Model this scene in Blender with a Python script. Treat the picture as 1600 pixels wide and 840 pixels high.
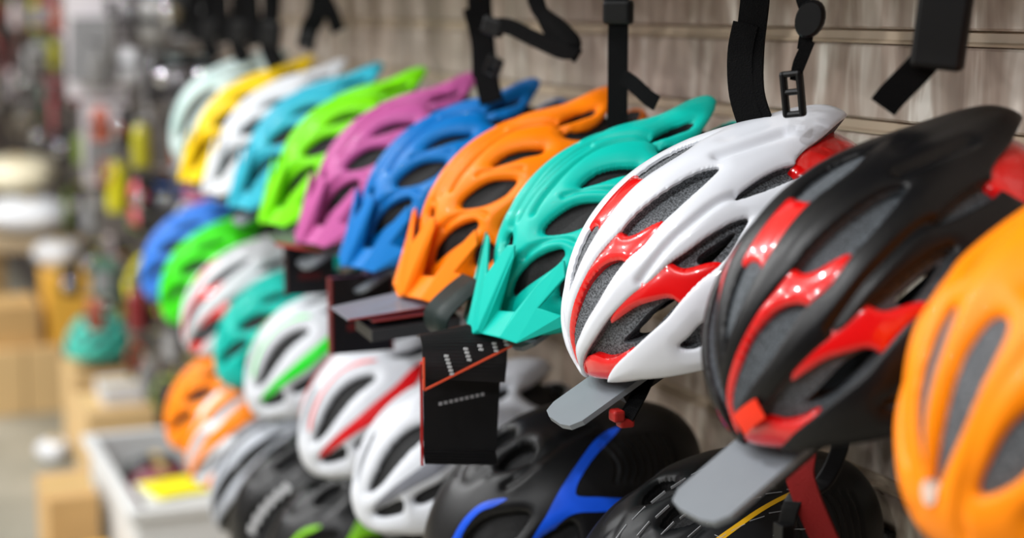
import bpy, math, random
import numpy as np
from mathutils import Matrix, Vector

# ------------------------------------------------------------------ reset
for o in list(bpy.data.objects):
    bpy.data.objects.remove(o)
S = bpy.context.scene
COL = S.collection
rnd = random.Random(7)
H = 1.30                                   # eye height above the floor

# ------------------------------------------------------------------ camera
cd = bpy.data.cameras.new('camera')
cam = bpy.data.objects.new('camera', cd)
COL.objects.link(cam)
PITCH, YAW = math.radians(8.9183), math.radians(22.1622)
cam.location = (0, -0.80, H)
fwd = Vector((-math.cos(YAW) * math.cos(PITCH), math.sin(YAW) * math.cos(PITCH), -math.sin(PITCH)))
cam.rotation_euler = fwd.to_track_quat('-Z', 'Y').to_euler()
cd.sensor_width = 36.0
cd.lens = 2600.0 / 1600.0 * 36.0           # 58.5 mm
cd.clip_start, cd.clip_end = 0.02, 60
cd.dof.use_dof = True
cd.dof.focus_distance = 1.27
cd.dof.aperture_fstop = 2.9
S.camera = cam

# ------------------------------------------------------------------ world, lights, exposure
w = bpy.data.worlds.new('shop_ambience')
S.world = w
w.use_nodes = True
w.node_tree.nodes['Background'].inputs[0].default_value = (0.92, 0.95, 1.0, 1)
w.node_tree.nodes['Background'].inputs[1].default_value = 0.06
S.view_settings.view_transform = 'Standard'
S.view_settings.look = 'None'
S.view_settings.gamma = 1.0
S.view_settings.use_curve_mapping = False
S.view_settings.exposure = 0.0


def lamp(x, y, z, size, power, col=(0.975, 0.985, 1.0)):
    l = bpy.data.lights.new('ceiling_lamp_light', 'AREA')
    l.shape = 'DISK'
    l.size = size
    l.energy = power
    l.color = col
    o = bpy.data.objects.new('ceiling_lamp_light', l)
    COL.objects.link(o)
    o.location = (x, y, z)
    return o


LAMPS = [(x, y) for y in (-1.7, -2.9, -4.2) for x in (0.6, -0.7, -2.0, -3.4, -5.0, -6.8)]
for (x, y) in LAMPS:
    lamp(x, y, 2.93, 0.11, 25 if x > -3 else 31)


# ------------------------------------------------------------------ materials
def srgb(r, g, b):
    f = lambda c: (c / 255 / 12.92) if c / 255 <= 0.04045 else ((c / 255 + 0.055) / 1.055) ** 2.4
    return (f(r), f(g), f(b), 1)


MC = {}


def mat(name, col, rough=0.4, metal=0.0, coat=0.0, var=0.06, scale=40, bump=0.0, bscale=300, trans=0.0, spec=0.4):
    """plain procedural plastic: base colour with a little noise variation and fine relief"""
    if name in MC:
        return MC[name]
    m = bpy.data.materials.new(name)
    m.use_nodes = True
    nt = m.node_tree
    b = nt.nodes['Principled BSDF']
    c = srgb(*col)
    tc = nt.nodes.new('ShaderNodeTexCoord')
    n = nt.nodes.new('ShaderNodeTexNoise')
    n.inputs['Scale'].default_value = scale
    nt.links.new(tc.outputs['Object'], n.inputs['Vector'])
    mx = nt.nodes.new('ShaderNodeMix')
    mx.data_type = 'RGBA'
    mx.inputs[6].default_value = tuple(v * (1 - var) for v in c[:3]) + (1,)
    mx.inputs[7].default_value = tuple(min(1, v * (1 + var)) for v in c[:3]) + (1,)
    nt.links.new(n.outputs['Fac'], mx.inputs[0])
    nt.links.new(mx.outputs[2], b.inputs['Base Color'])
    b.inputs['Roughness'].default_value = rough
    b.inputs['Metallic'].default_value = metal
    b.inputs['Coat Weight'].default_value = coat
    b.inputs['Specular IOR Level'].default_value = spec
    b.inputs['Coat Roughness'].default_value = 0.03
    if trans:
        b.inputs['Transmission Weight'].default_value = trans
    if bump:
        n2 = nt.nodes.new('ShaderNodeTexNoise')
        n2.inputs['Scale'].default_value = bscale
        nt.links.new(tc.outputs['Object'], n2.inputs['Vector'])
        bp = nt.nodes.new('ShaderNodeBump')
        bp.inputs['Strength'].default_value = bump
        bp.inputs['Distance'].default_value = 0.002
        nt.links.new(n2.outputs['Fac'], bp.inputs['Height'])
        nt.links.new(bp.outputs[0], b.inputs['Normal'])
    MC[name] = m
    return m


def mat_foam(name, c0, c1):
    """expanded-bead foam: speckle of light and dark beads"""
    m = bpy.data.materials.new(name)
    m.use_nodes = True
    nt = m.node_tree
    b = nt.nodes['Principled BSDF']
    tc = nt.nodes.new('ShaderNodeTexCoord')
    v = nt.nodes.new('ShaderNodeTexNoise')
    v.inputs['Scale'].default_value = 850
    v.inputs['Detail'].default_value = 1
    nt.links.new(tc.outputs['Object'], v.inputs['Vector'])
    r = nt.nodes.new('ShaderNodeValToRGB')
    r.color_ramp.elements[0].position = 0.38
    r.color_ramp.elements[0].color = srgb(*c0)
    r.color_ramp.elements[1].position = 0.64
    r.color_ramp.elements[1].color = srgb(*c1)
    nt.links.new(v.outputs['Fac'], r.inputs[0])
    nt.links.new(r.outputs[0], b.inputs['Base Color'])
    bp = nt.nodes.new('ShaderNodeBump')
    bp.inputs['Strength'].default_value = 0.35
    bp.inputs['Distance'].default_value = 0.001
    nt.links.new(v.outputs['Fac'], bp.inputs['Height'])
    nt.links.new(bp.outputs[0], b.inputs['Normal'])
    b.inputs['Roughness'].default_value = 0.75
    MC[name] = m
    return m


def mat_slat():
    """printed wood slats: grey-brown with pale vertical brushed streaks"""
    m = bpy.data.materials.new('slat_print')
    m.use_nodes = True
    nt = m.node_tree
    b = nt.nodes['Principled BSDF']
    tc = nt.nodes.new('ShaderNodeTexCoord')
    mp = nt.nodes.new('ShaderNodeMapping')
    mp.inputs['Scale'].default_value = (26, 26, 5.5)
    nt.links.new(tc.outputs['Object'], mp.inputs[0])
    n = nt.nodes.new('ShaderNodeTexNoise')
    n.inputs['Scale'].default_value = 1.0
    n.inputs['Detail'].default_value = 3
    n.inputs['Roughness'].default_value = 0.6
    n.inputs['Distortion'].default_value = 0.5
    nt.links.new(mp.outputs[0], n.inputs['Vector'])
    r = nt.nodes.new('ShaderNodeValToRGB')
    e = r.color_ramp.elements
    e[0].position, e[0].color = 0.30, srgb(138, 120, 108)
    e[1].position, e[1].color = 0.70, srgb(232, 226, 216)
    k = e.new(0.50)
    k.color = srgb(170, 153, 140)
    k = e.new(0.60)
    k.color = srgb(194, 182, 170)
    nt.links.new(n.outputs['Fac'], r.inputs[0])
    nt.links.new(r.outputs[0], b.inputs['Base Color'])
    b.inputs['Roughness'].default_value = 0.38
    MC['slat'] = m
    return m


SLAT = mat_slat()
EPS = mat_foam('grey_foam', (44, 46, 49), (112, 116, 121))
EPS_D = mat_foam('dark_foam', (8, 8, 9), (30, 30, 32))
BLACKP = mat('black_plastic', (8, 8, 9), 0.45, spec=0.25)
WEB = mat('black_webbing', (5, 5, 6), 0.85, spec=0.12, bump=0.6, bscale=900)
REDG = mat('red_gloss', (225, 8, 10), 0.22, coat=1.0, var=0.03)
WHITEG = mat('white_gloss', (214, 217, 224), 0.30, coat=0.4, var=0.02)
BLACKM = mat('black_matte', (11, 11, 13), 0.36, var=0.1, spec=0.3)


# ------------------------------------------------------------------ small helpers
def mesh_obj(name, verts, faces, material=None, parent=None, smooth=False):
    me = bpy.data.meshes.new(name)
    me.from_pydata([tuple(v) for v in verts], [], [tuple(f) for f in faces])
    me.materials.append(material)
    if smooth:
        me.polygons.foreach_set('use_smooth', [True] * len(me.polygons))
    me.update()
    o = bpy.data.objects.new(name, me)
    COL.objects.link(o)
    o.parent = parent
    return o


def inst(name, me, material, parent):
    """a new object on shared mesh data with its own material"""
    o = bpy.data.objects.new(name, me)
    COL.objects.link(o)
    o.parent = parent
    if material is not None:
        o.material_slots[0].link = 'OBJECT'
        o.material_slots[0].material = material
    return o


def empty(name, loc=(0, 0, 0), rz=0.0):
    o = bpy.data.objects.new(name, None)
    COL.objects.link(o)
    o.location = loc
    o.rotation_euler = (0, 0, rz)
    o.empty_display_size = 0.05
    return o


def tag(o, label=None, cat=None, group=None, kind=None):
    if label:
        o['label'] = label
    if cat:
        o['category'] = cat
    if group:
        o['group'] = group
    if kind:
        o['kind'] = kind
    return o


class MB:
    """collects simple solids into one mesh"""

    def __init__(self):
        self.v, self.f = [], []

    def add(self, v, f):
        n = len(self.v)
        self.v += [tuple(p) for p in v]
        self.f += [tuple(i + n for i in q) for q in f]
        return self

    def box(self, c, s, M=None, taper=1.0):
        x, y, z = s[0] / 2, s[1] / 2, s[2] / 2
        v = [Vector((sx * x * (taper if sz > 0 else 1), sy * y * (taper if sz > 0 else 1), sz * z))
             for sz in (-1, 1) for sy in (-1, 1) for sx in (-1, 1)]
        if M is not None:
            v = [M @ p for p in v]
        v = [p + Vector(c) for p in v]
        return self.add(v, [(0, 2, 3, 1), (4, 5, 7, 6), (0, 1, 5, 4), (2, 6, 7, 3), (0, 4, 6, 2), (1, 3, 7, 5)])

    def lathe(self, prof, n=16, c=(0, 0, 0), sx=1, sy=1):
        v = []
        for (r, z) in prof:
            for i in range(n):
                a = 2 * math.pi * i / n
                v.append((c[0] + r * sx * math.cos(a), c[1] + r * sy * math.sin(a), c[2] + z))
        f = []
        for k in range(len(prof) - 1):
            for i in range(n):
                j = (i + 1) % n
                f.append((k * n + i, k * n + j, (k + 1) * n + j, (k + 1) * n + i))
        f.append(tuple(range(n))[::-1])
        f.append(tuple((len(prof) - 1) * n + i for i in range(n)))
        return self.add(v, f)

    def ribbon(self, pts, width, thick, wdir=(1, 0, 0), n=6):
        """a flat strap swept along a smoothed polyline; wdir is one vector or one per point"""
        P = catmull(pts, False, n)
        if isinstance(wdir[0], (tuple, list)):
            Wd = catmull(wdir, False, n)
        else:
            Wd = np.tile(np.array(wdir, float), (len(P), 1))
        T = np.gradient(P, axis=0)
        T /= np.linalg.norm(T, axis=1, keepdims=True) + 1e-9
        Wd = Wd - (Wd * T).sum(1, keepdims=True) * T
        Wd /= np.linalg.norm(Wd, axis=1, keepdims=True) + 1e-9
        Nn = np.cross(T, Wd)
        v, f = [], []
        for i in range(len(P)):
            for a, b in ((-1, -1), (1, -1), (1, 1), (-1, 1)):
                v.append(P[i] + Wd[i] * a * width / 2 + Nn[i] * b * thick / 2)
        for i in range(len(P) - 1):
            for j in range(4):
                k = (j + 1) % 4
                f.append((i * 4 + j, i * 4 + k, i * 4 + 4 + k, i * 4 + 4 + j))
        m = (len(P) - 1) * 4
        f += [(3, 2, 1, 0), (m, m + 1, m + 2, m + 3)]
        return self.add(v, f)

    def build(self, name, material, parent=None, smooth=False, bevel=0.0):
        o = mesh_obj(name, self.v, self.f, material, parent, smooth)
        if bevel:
            b = o.modifiers.new('bevel', 'BEVEL')
            b.width = bevel
            b.segments = 2
            b.limit_method = 'ANGLE'
        return o


def catmull(pts, closed, n=6):
    P = np.array(pts, float)
    m = len(P)
    out = []
    rng = range(m) if closed else range(m - 1)
    for i in rng:
        if closed:
            a, b, c, d = P[(i - 1) % m], P[i], P[(i + 1) % m], P[(i + 2) % m]
        else:
            a, b, c, d = P[max(i - 1, 0)], P[i], P[i + 1], P[min(i + 2, m - 1)]
        for k in range(n):
            t = k / n
            out.append(0.5 * (2 * b + (c - a) * t + (2 * a - 5 * b + 4 * c - d) * t * t + (3 * b - a - 3 * c + d) * t ** 3))
    if not closed:
        out.append(P[-1])
    return np.array(out)


# ------------------------------------------------------------------ the setting
def structure(o):
    o['kind'] = 'structure'
    return o


def mat_floor():
    m = bpy.data.materials.new('worn_concrete')
    m.use_nodes = True
    nt = m.node_tree
    b = nt.nodes['Principled BSDF']
    tc = nt.nodes.new('ShaderNodeTexCoord')
    n = nt.nodes.new('ShaderNodeTexNoise')
    n.inputs['Scale'].default_value = 3
    n.inputs['Detail'].default_value = 6
    nt.links.new(tc.outputs['Object'], n.inputs['Vector'])
    r = nt.nodes.new('ShaderNodeValToRGB')
    r.color_ramp.elements[0].position, r.color_ramp.elements[0].color = 0.3, srgb(134, 130, 116)
    r.color_ramp.elements[1].position, r.color_ramp.elements[1].color = 0.75, srgb(182, 176, 160)
    nt.links.new(n.outputs['Fac'], r.inputs[0])
    nt.links.new(r.outputs[0], b.inputs['Base Color'])
    b.inputs['Roughness'].default_value = 0.45
    return m


def slab(name, c, s, m):
    return structure(MB().box(c, s).build(name, m))


slab('floor', (-4.2, -2.4, -0.05), (10.6, 6.0, 0.1), mat_floor())
slab('ceiling', (-4.2, -2.4, 3.05), (10.6, 6.0, 0.1), mat('ceiling_paint', (225, 224, 220), 0.9))
WALLX0, WALLX1, WALLX2 = 1.0, -3.62, -9.3
wr = slab('wall_right', ((WALLX0 + WALLX2) / 2, 0.085, 1.5), (WALLX0 - WALLX2, 0.09, 3.0),
          mat('slat_groove_core', (138, 120, 102), 0.5))
# the horizontal slats, standing proud of a recessed groove with a pale lipped insert
PITCHZ, G0 = 0.0745, H - 0.0237
sl_me = None
rail_me = None
RAIL = mat('groove_insert', (178, 160, 138), 0.30, var=0.12, scale=9)
L = WALLX0 - WALLX1
for k in range(-18, 20):
    zc = G0 - PITCHZ * (k + 0.5)
    if zc < 0.05 or zc > 2.95:
        continue
    if sl_me is None:
        hw, ch = (PITCHZ - 0.013) / 2, 0.002
        prof = [(0.04, -hw), (0.0 + ch, -hw), (0.0, -hw + ch), (0.0, hw - ch), (ch, hw), (0.04, hw)]
        v = [(x, y, z) for x in (-L / 2, L / 2) for (y, z) in prof]
        n = len(prof)
        f = [(i, (i + 1) % n, n + (i + 1) % n, n + i) for i in range(n)] + [tuple(range(n))[::-1], tuple(range(n, 2 * n))]
        o = mesh_obj('slat', v, f, SLAT, wr)
        sl_me = o.data
        hr = 0.0065
        prof = [(0.04, -hr), (0.006, -hr), (-0.0005, -hr + 0.0012), (-0.0005, -hr + 0.0030), (0.0035, -hr + 0.0045), (0.0045, hr - 0.002), (0.008, hr), (0.04, hr)]
        v = [(x, y, z) for x in (-L / 2, L / 2) for (y, z) in prof]
        n = len(prof)
        f = [(i, (i + 1) % n, n + (i + 1) % n, n + i) for i in range(n)] + [tuple(range(n))[::-1], tuple(range(n, 2 * n))]
        o2 = mesh_obj('groove_insert', v, f, RAIL, wr)
        rail_me = o2.data
    else:
        o = inst('slat', sl_me, None, wr)
        o2 = inst('groove_insert', rail_me, None, wr)
    o.location = ((WALLX0 + WALLX1) / 2, 0, zc)
    o2.location = ((WALLX0 + WALLX1) / 2, 0, zc + PITCHZ / 2)
slab('trim_1', ((WALLX1 + WALLX2) / 2, 0.018, 1.5), (WALLX1 - WALLX2, 0.044, 3.0),
     mat('pegboard', (74, 68, 64), 0.7, var=0.35, scale=7))
slab('wall_back', (WALLX2 - 0.05, -2.4, 1.5), (0.1, 6.0, 3.0), mat('back_wall', (96, 78, 68), 0.8, var=0.3, scale=3))
slab('wall_left', (-4.2, -5.45, 1.5), (10.6, 0.1, 3.0), mat('left_wall', (150, 146, 140), 0.8, var=0.2, scale=2))


# ------------------------------------------------------------------ helmet surfaces
# A helmet is a dome over the chart (p, q): p runs from the crown forward, q to the left, both in radians.
def dirs(p, q):
    rho = np.hypot(p, q)
    s = np.where(rho > 1e-6, np.sin(rho) / np.maximum(rho, 1e-6), 1.0)
    return np.stack([s * p, s * q, np.cos(rho)], -1)


def dome(p, q, sh, depth=0.0, k=None):
    af, ar, b, h, n, kk, ww, zt = sh
    if k is not None:
        kk = k
    D = dirs(p, q)
    x, y, z = D[..., 0], D[..., 1], D[..., 2]
    R = (np.abs(x / np.where(x > 0, af, ar)) ** n + np.abs(y / b) ** n + np.abs(z / np.where(z > 0, h, 0.12)) ** n) ** (-1 / n)
    td = np.array([-math.cos(zt), 0, math.sin(zt)])
    ang = np.arccos(np.clip(D @ td, -1, 1))
    R = R * (1 + kk * np.exp(-(ang / ww) ** 2)) - depth
    return D * R[..., None]


def seg_dist(P, Q, poly, closed):
    d = np.full(P.shape, 1e9)
    m = len(poly)
    for i in range(m if closed else m - 1):
        a, b = poly[i], poly[(i + 1) % m]
        ex, ey = b - a
        L2 = ex * ex + ey * ey + 1e-12
        t = np.clip(((P - a[0]) * ex + (Q - a[1]) * ey) / L2, 0, 1)
        d = np.minimum(d, (P - a[0] - t * ex) ** 2 + (Q - a[1] - t * ey) ** 2)
    return np.sqrt(d)


def sdf(P, Q, pts, n=5, smooth=True):
    """signed distance to a closed outline in the chart, negative inside"""
    poly = catmull(pts, True, n) if smooth else np.array(pts, float)
    d = seg_dist(P, Q, poly, True)
    ins = np.zeros(P.shape, bool)
    m = len(poly)
    for i in range(m):
        a, b = poly[i], poly[(i + 1) % m]
        c = (a[1] > Q) != (b[1] > Q)
        xx = (b[0] - a[0]) * (Q - a[1]) / (b[1] - a[1] + 1e-12) + a[0]
        ins ^= c & (P < xx)
    return np.where(ins, -d, d)


RIM_A = [0, .24, .51, .75, .87, 1.2, 1.57, 2.2, 2.8, 3.2]
RIM_R = [1.60, 1.615, 1.645, 1.715, 1.75, 1.84, 1.86, 1.75, 1.62, 1.60]


def rim(P, Q, off=0.0):
    return np.interp(np.abs(np.arctan2(Q, P)), RIM_A, RIM_R) + off - np.hypot(P, Q)


def grid(step, ext=1.94):
    n = int(2 * ext / step) // 2 * 2 + 1
    g = np.linspace(-ext, ext, n)
    return np.meshgrid(g, g, indexing='ij')


def clip_mesh(name, f, pos, wall, keep_edges=None):
    """keep the part of a grid surface where f > 0, cut exactly on f = 0, and fold the cut edge inwards"""
    ni, nj = f.shape
    ff = f.ravel()
    pp = pos.reshape(-1, 3)
    I = np.arange(ni * nj).reshape(ni, nj)
    quads = np.stack([I[:-1, :-1], I[1:, :-1], I[1:, 1:], I[:-1, 1:]], -1).reshape(-1, 4)
    ins = ff[quads] > 0
    cnt = ins.sum(1)
    faces = [tuple(q) for q in quads[cnt == 4].tolist()]
    verts_new, key = [], {}
    base = len(pp)

    def cross(a, b):
        if a > b:
            a, b = b, a
        if (a, b) not in key:
            t = ff[a] / (ff[a] - ff[b])
            key[(a, b)] = base + len(verts_new)
            verts_new.append(pp[a] + (pp[b] - pp[a]) * t)
        return key[(a, b)]

    bedges = []
    for q in quads[(cnt > 0) & (cnt < 4)].tolist():
        for tri in ((q[0], q[1], q[2]), (q[0], q[2], q[3])):
            s = [ff[i] > 0 for i in tri]
            c = sum(s)
            if c == 0:
                continue
            if c == 3:
                faces.append(tri)
                continue
            if c == 1:
                i = s.index(True)
                a, b, d = tri[i], tri[(i + 1) % 3], tri[(i + 2) % 3]
                e1, e2 = cross(a, b), cross(a, d)
                faces.append((a, e1, e2))
                bedges.append((e1, e2))
            else:
                i = s.index(False)
                a, b, d = tri[i], tri[(i + 1) % 3], tri[(i + 2) % 3]
                e1, e2 = cross(a, b), cross(d, a)
                faces.append((e1, b, d, e2))
                bedges.append((e2, e1))
    V = np.vstack([pp, np.array(verts_new).reshape(-1, 3)])
    if wall:
        wid = {}
        extra = []

        def lower(i):
            if i not in wid:
                p = V[i]
                wid[i] = (len(V) + len(extra), len(V) + len(extra) + 1)
                extra.append(p)
                extra.append(p * (1 - wall / np.linalg.norm(p)))
            return wid[i]
        for a, b in bedges:
            a0, a1 = lower(a)
            b0, b1 = lower(b)
            faces.append((b0, a0, a1, b1))
            if keep_edges is not None:
                keep_edges.append((b1, a1))
        if extra:
            V = np.vstack([V, np.array(extra)])
        if keep_edges is not None:
            keep_edges[:] = [(V[a], V[b]) for a, b in keep_edges]
    used = np.zeros(len(V), bool)
    for q in faces:
        for i in q:
            used[i] = True
    remap = np.cumsum(used) - 1
    me = bpy.data.meshes.new(name)
    me.from_pydata(V[used].tolist(), [], [tuple(int(remap[i]) for i in q) for q in faces])
    me.materials.append(None)
    me.polygons.foreach_set('use_smooth', [True] * len(me.polygons))
    me.update()
    return me


MET = 0.115                                # metres per chart radian, near enough


def edge_drop(f, r=0.0035, b=0.003, wb=0.013):
    s = np.clip(f * MET, 0, None)
    t = np.clip(r - s, 0, r)
    d = r - np.sqrt(np.maximum(r * r - t * t, 0))
    return d + b * np.clip(1 - s / wb, 0, 1) ** 2


def opening_field(P, Q, openings, rim_off=0.0, grow=0.0):
    A = np.abs(Q)
    f = rim(P, Q, rim_off)
    for o in openings:
        f = np.minimum(f, sdf(P, A, o) - grow)
    return f


def groove_field(P, Q, grooves):
    A = np.abs(Q)
    g = np.zeros(P.shape)
    for pts, dep, wid in grooves:
        d = seg_dist(P, A, catmull(pts, False, 4), False)
        g += dep * np.exp(-(d / wid) ** 2)
    return g


def region(P, Q, polys, both=True):
    A = np.abs(Q) if both else Q
    f = np.full(P.shape, -9.0)
    for o in polys:
        f = np.maximum(f, -sdf(P, A, o))
    return f


class Helmet:
    """surface recipe shared by the layers of one helmet model"""

    def __init__(self, shape, openings, grooves=(), step=0.017, edge=(0.0035, 0.003, 0.013), wall=0.003, rim_off=0.0, grow=0.0):
        self.sh, self.op, self.gr, self.edge = shape, openings, grooves, edge
        P, Q = self.P, self.Q = grid(step)
        self.f = opening_field(P, Q, openings, rim_off, grow)
        self.cut = []
        self.dr = edge_drop(self.f, *edge) + groove_field(P, Q, grooves)
        self.pos = dome(P, Q, shape, self.dr)
        self.shell = clip_mesh('shell', self.f, self.pos, wall, self.cut)

    def overlay(self, name, polys, lift=0.0006, both=True, gap=0.004, side=0):
        """a painted or stuck-on field that follows the shell, slightly proud"""
        f = np.minimum(region(self.P, self.Q * side if side else self.Q, polys, both and not side), self.f - gap)
        return clip_mesh(name, f, dome(self.P, self.Q, self.sh, self.dr - lift), 0.0)

    def trim(self, name, polys, depth, k=None, wall=0.006, step=0.02, side=0):
        P, Q = grid(step)
        f = np.minimum(region(P, Q * side if side else Q, polys, not side), rim(P, Q, -0.005))
        return clip_mesh(name, f, dome(P, Q, self.sh, depth + edge_drop(f, 0.003, 0.001, 0.01), k), wall)

    def liner(self, name, depth, holes=(), k=0.02, step=0.035, ripple=0.0, rim_off=-0.01, shallow=0.0):
        """foam body: its floor below the vents plus the foam side walls under every cut edge of the shell"""
        P, Q = grid(step)
        f = opening_field(P, Q, holes, rim_off)
        d = depth + ripple * np.sin(9 * Q) ** 2 - shallow * np.exp(-(Q / .2) ** 2)
        me = clip_mesh(name, f, dome(P, Q, self.sh, d, k), 0.018)
        v = [tuple(x.co) for x in me.vertices]
        fc = [tuple(p.vertices) for p in me.polygons]
        for a, b in self.cut:
            n = len(v)
            a2, b2 = a * (1 - (depth + .002) / np.linalg.norm(a)), b * (1 - (depth + .002) / np.linalg.norm(b))
            v += [tuple(a), tuple(b), tuple(b2), tuple(a2)]
            fc.append((n, n + 1, n + 2, n + 3))
        me2 = bpy.data.meshes.new(name)
        me2.from_pydata(v, [], fc)
        me2.materials.append(None)
        me2.update()
        return me2

    def dashes(self, name, items, lift=0.0008):
        v, fc = [], []
        for (p, q, lp, lq, a) in items:
            c, s = math.cos(a), math.sin(a)
            pts = np.array([(p + c * x - s * y, q + s * x + c * y) for x, y in
                            ((-lp, -lq), (lp, -lq), (lp, lq), (-lp, lq))])
            w3 = dome(pts[:, 0], pts[:, 1], self.sh, -lift)
            w4 = dome(pts[:, 0], pts[:, 1], self.sh, 0.0015)
            n = len(v)
            v += w3.tolist() + w4.tolist()
            fc += [(n, n + 1, n + 2, n + 3)] + [(n + i, n + 4 + i, n + 4 + (i + 1) % 4, n + (i + 1) % 4) for i in range(4)]
        me = bpy.data.meshes.new(name)
        me.from_pydata(v, [], fc)
        me.materials.append(None)
        return me


# ------------------------------------------------------------------ helmet model 1: trail helmet with peak
V_OPEN = [
    [(1.284, .164), (1.183, .215), (1.115, .274), (1.014, .366), (.905, .476), (.812, .585), (.753, .669), (.77, .703),
     (.871, .669), (1.006, .56), (1.132, .417), (1.25, .257)],
    [(.70, .408), (.627, .417), (.509, .467), (.375, .534), (.265, .627), (.164, .736), (.173, .77), (.324, .779),
     (.476, .72), (.593, .627), (.69, .484)],
    [(.189, .45), (.114, .433), (-.004, .442), (-.139, .492), (-.248, .56), (-.316, .61), (-.24, .635), (-.105, .593),
     (.055, .543), (.173, .476)],
    [(-.60, .324), (-.72, .25), (-.837, .2), (-.95, .21), (-.905, .274), (-.812, .307), (-.678, .35)],
    [(1.05, -.06), (1.02, .04), (.9, .10), (.84, .04), (.83, -.06)],
    [(1.13, .77), (1.0, .76), (.88, .85), (.85, .95), (.95, .98), (1.1, .88)],
    [(.62, .95), (.4, .97), (.2, 1.03), (.25, 1.12), (.45, 1.12), (.6, 1.05)],
    [(-1.105, -.08), (-1.10, .10), (-1.06, .23), (-.95, .39), (-.8, .47), (-.64, .45), (-.58, .54), (-.69, .60),
     (-.95, .60), (-1.2, .42), (-1.30, -.08)],
    [(-.35, .93), (-.6, .87), (-.85, .85), (-.8, .98), (-.5, 1.05)],
]
V_GR = [
    ([(.77, .03), (.635, .03), (.417, .035), (.198, .05), (-.013, .055), (-.248, .075), (-.442, .173), (-.60, .27)], .0062, .034),
    ([(.60, .25), (.476, .24), (.324, .24), (.114, .223), (-.105, .21), (-.299, .24), (-.5, .33), (-.62, .42)], .0062, .032),
    ([(.70, .13), (.433, .135), (.231, .15), (.038, .145), (-.15, .135)], .0034, .020),
    ([(.95, .33), (.86, .40), (.74, .52), (.66, .64), (.62, .76)], .0042, .026),
    ([(.36, .42), (.22, .52), (.1, .64), (.02, .72)], .0038, .024),
]
SH_V = (.125, .15, .0995, .106, 1.932, .25, .225, .422)
HV = Helmet(SH_V, V_OPEN, V_GR, step=.014, edge=(.0028, .0045, .016), wall=.003, grow=.014)
HV_LINER = HV.liner('liner', .011, ripple=.003)


def make_visor():
    nv = {}
    V, F = [], []

    def pt(k, s):
        x, y, z = PT[k]
        kk = (k, s if y else 0)
        if kk not in nv:
            nv[kk] = len(V)
            V.append((x, y * s, z))
        return nv[kk]
    PT = dict(tip=(.155, 0, .0185), r0=(.151, .013, .0235), a=(.091, .034, .0745), ain=(.094, .024, .0745), nn=(.117, 0, .056),
              fib=(.1495, .016, .0185), fob=(.145, .046, .0185), fot=(.123, .051, .0315), fit=(.128, .022, .0295), alow=(.097, .036, .066),
              rm=(.101, .070, .0465), wt=(.076, .092, .060), wb=(.080, .087, .050), wbc=(.139, .064, .0125), we=(.105, .096, .0125),
              hr=(.103, .098, .023), hl=(.111, .077, .032), ht=(.084, .097, .048))
    faces = [('tip', 'r0', 'a', 'ain', 'nn'), ('r0', 'fib', 'fit', 'alow', 'a'), ('tip', 'fib', 'r0'),
             ('fib', 'fob', 'fot', 'fit'), ('fob', 'rm', 'fot'), ('rm', 'wt', 'wb', 'fot'),
             ('fob', 'wbc', 'hl'), ('wbc', 'we', 'hr', 'hl'), ('fob', 'hl', 'rm'), ('hl', 'ht', 'wt', 'rm')]
    for s in (1, -1):
        for q in faces:
            t = tuple(pt(k, s) for k in q)
            F.append(t if s > 0 else t[::-1])
    me = bpy.data.meshes.new('visor')
    me.from_pydata(V, [], F)
    me.materials.append(None)
    me.update()
    return me


VISOR = make_visor()

# ------------------------------------------------------------------ helmet model 2: road helmet with gloss inserts
R_OPEN = [
    [(1.06, -.05), (1.0, .025), (.93, .05), (.8, .075), (.63, .095), (.45, .10), (.25, .095), (.1, .1), (-.05, .115), (-.22, .10),
     (-.36, .03), (-.39, -.05)],
    [(1.5, .0), (1.34, .012), (1.15, .10), (.947, .189), (.753, .257), (.57, .325), (.417, .341), (.257, .366), (.072, .391),
     (-.105, .408), (-.223, .433), (-.29, .484), (-.114, .551), (.114, .585), (.307, .585), (.526, .577), (.678, .518),
     (.947, .433), (1.082, .366), (1.267, .223), (1.38, .10), (1.52, .035)],
    [(1.76, .08), (1.57, .06), (1.292, .375), (1.056, .56), (.871, .678), (.694, .779), (.501, .837), (.324, .888), (.063, .92),
     (-.12, .935), (-.22, .965), (-.1, 1.03), (.1, 1.10), (.257, 1.115), (.442, 1.082), (.711, 1.031), (.913, .964),
     (1.216, .753), (1.553, .40), (1.74, .27)],
    [(1.006, 1.149), (.88, 1.208), (.70, 1.27), (.66, 1.36), (.88, 1.317), (.98, 1.233)],
    [(-.24, .779), (-.425, .72), (-.686, .644), (-.82, .63), (-.80, .69), (-.753, .736), (-.534, .795), (-.332, .804)],
    [(-1.25, -.07), (-1.22, .1), (-1.185, .175), (-1.05, .366), (-.9, .5), (-.81, .60), (-.80, .70), (-1.0, .82), (-1.3, .66),
     (-1.45, .35), (-1.48, -.07)],
]
R_GR = [
    ([(.75, .70), (.585, .728), (.332, .753), (.13, .762), (-.105, .753), (-.24, .762)], .0036, .030),
    ([(-.349, .375), (-.509, .383), (-.678, .366), (-.829, .33)], .0042, .045),
    ([(-.5, .2), (-.8, .16), (-1.05, .1)], .0012, .06),
]
SH_R = (.1305, .1538, .1017, .1067, 1.97, .139, .314, .356)
HR = Helmet(SH_R, R_OPEN, R_GR, step=.0112, edge=(.0016, .0022, .014), wall=.002, grow=.006)
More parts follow.
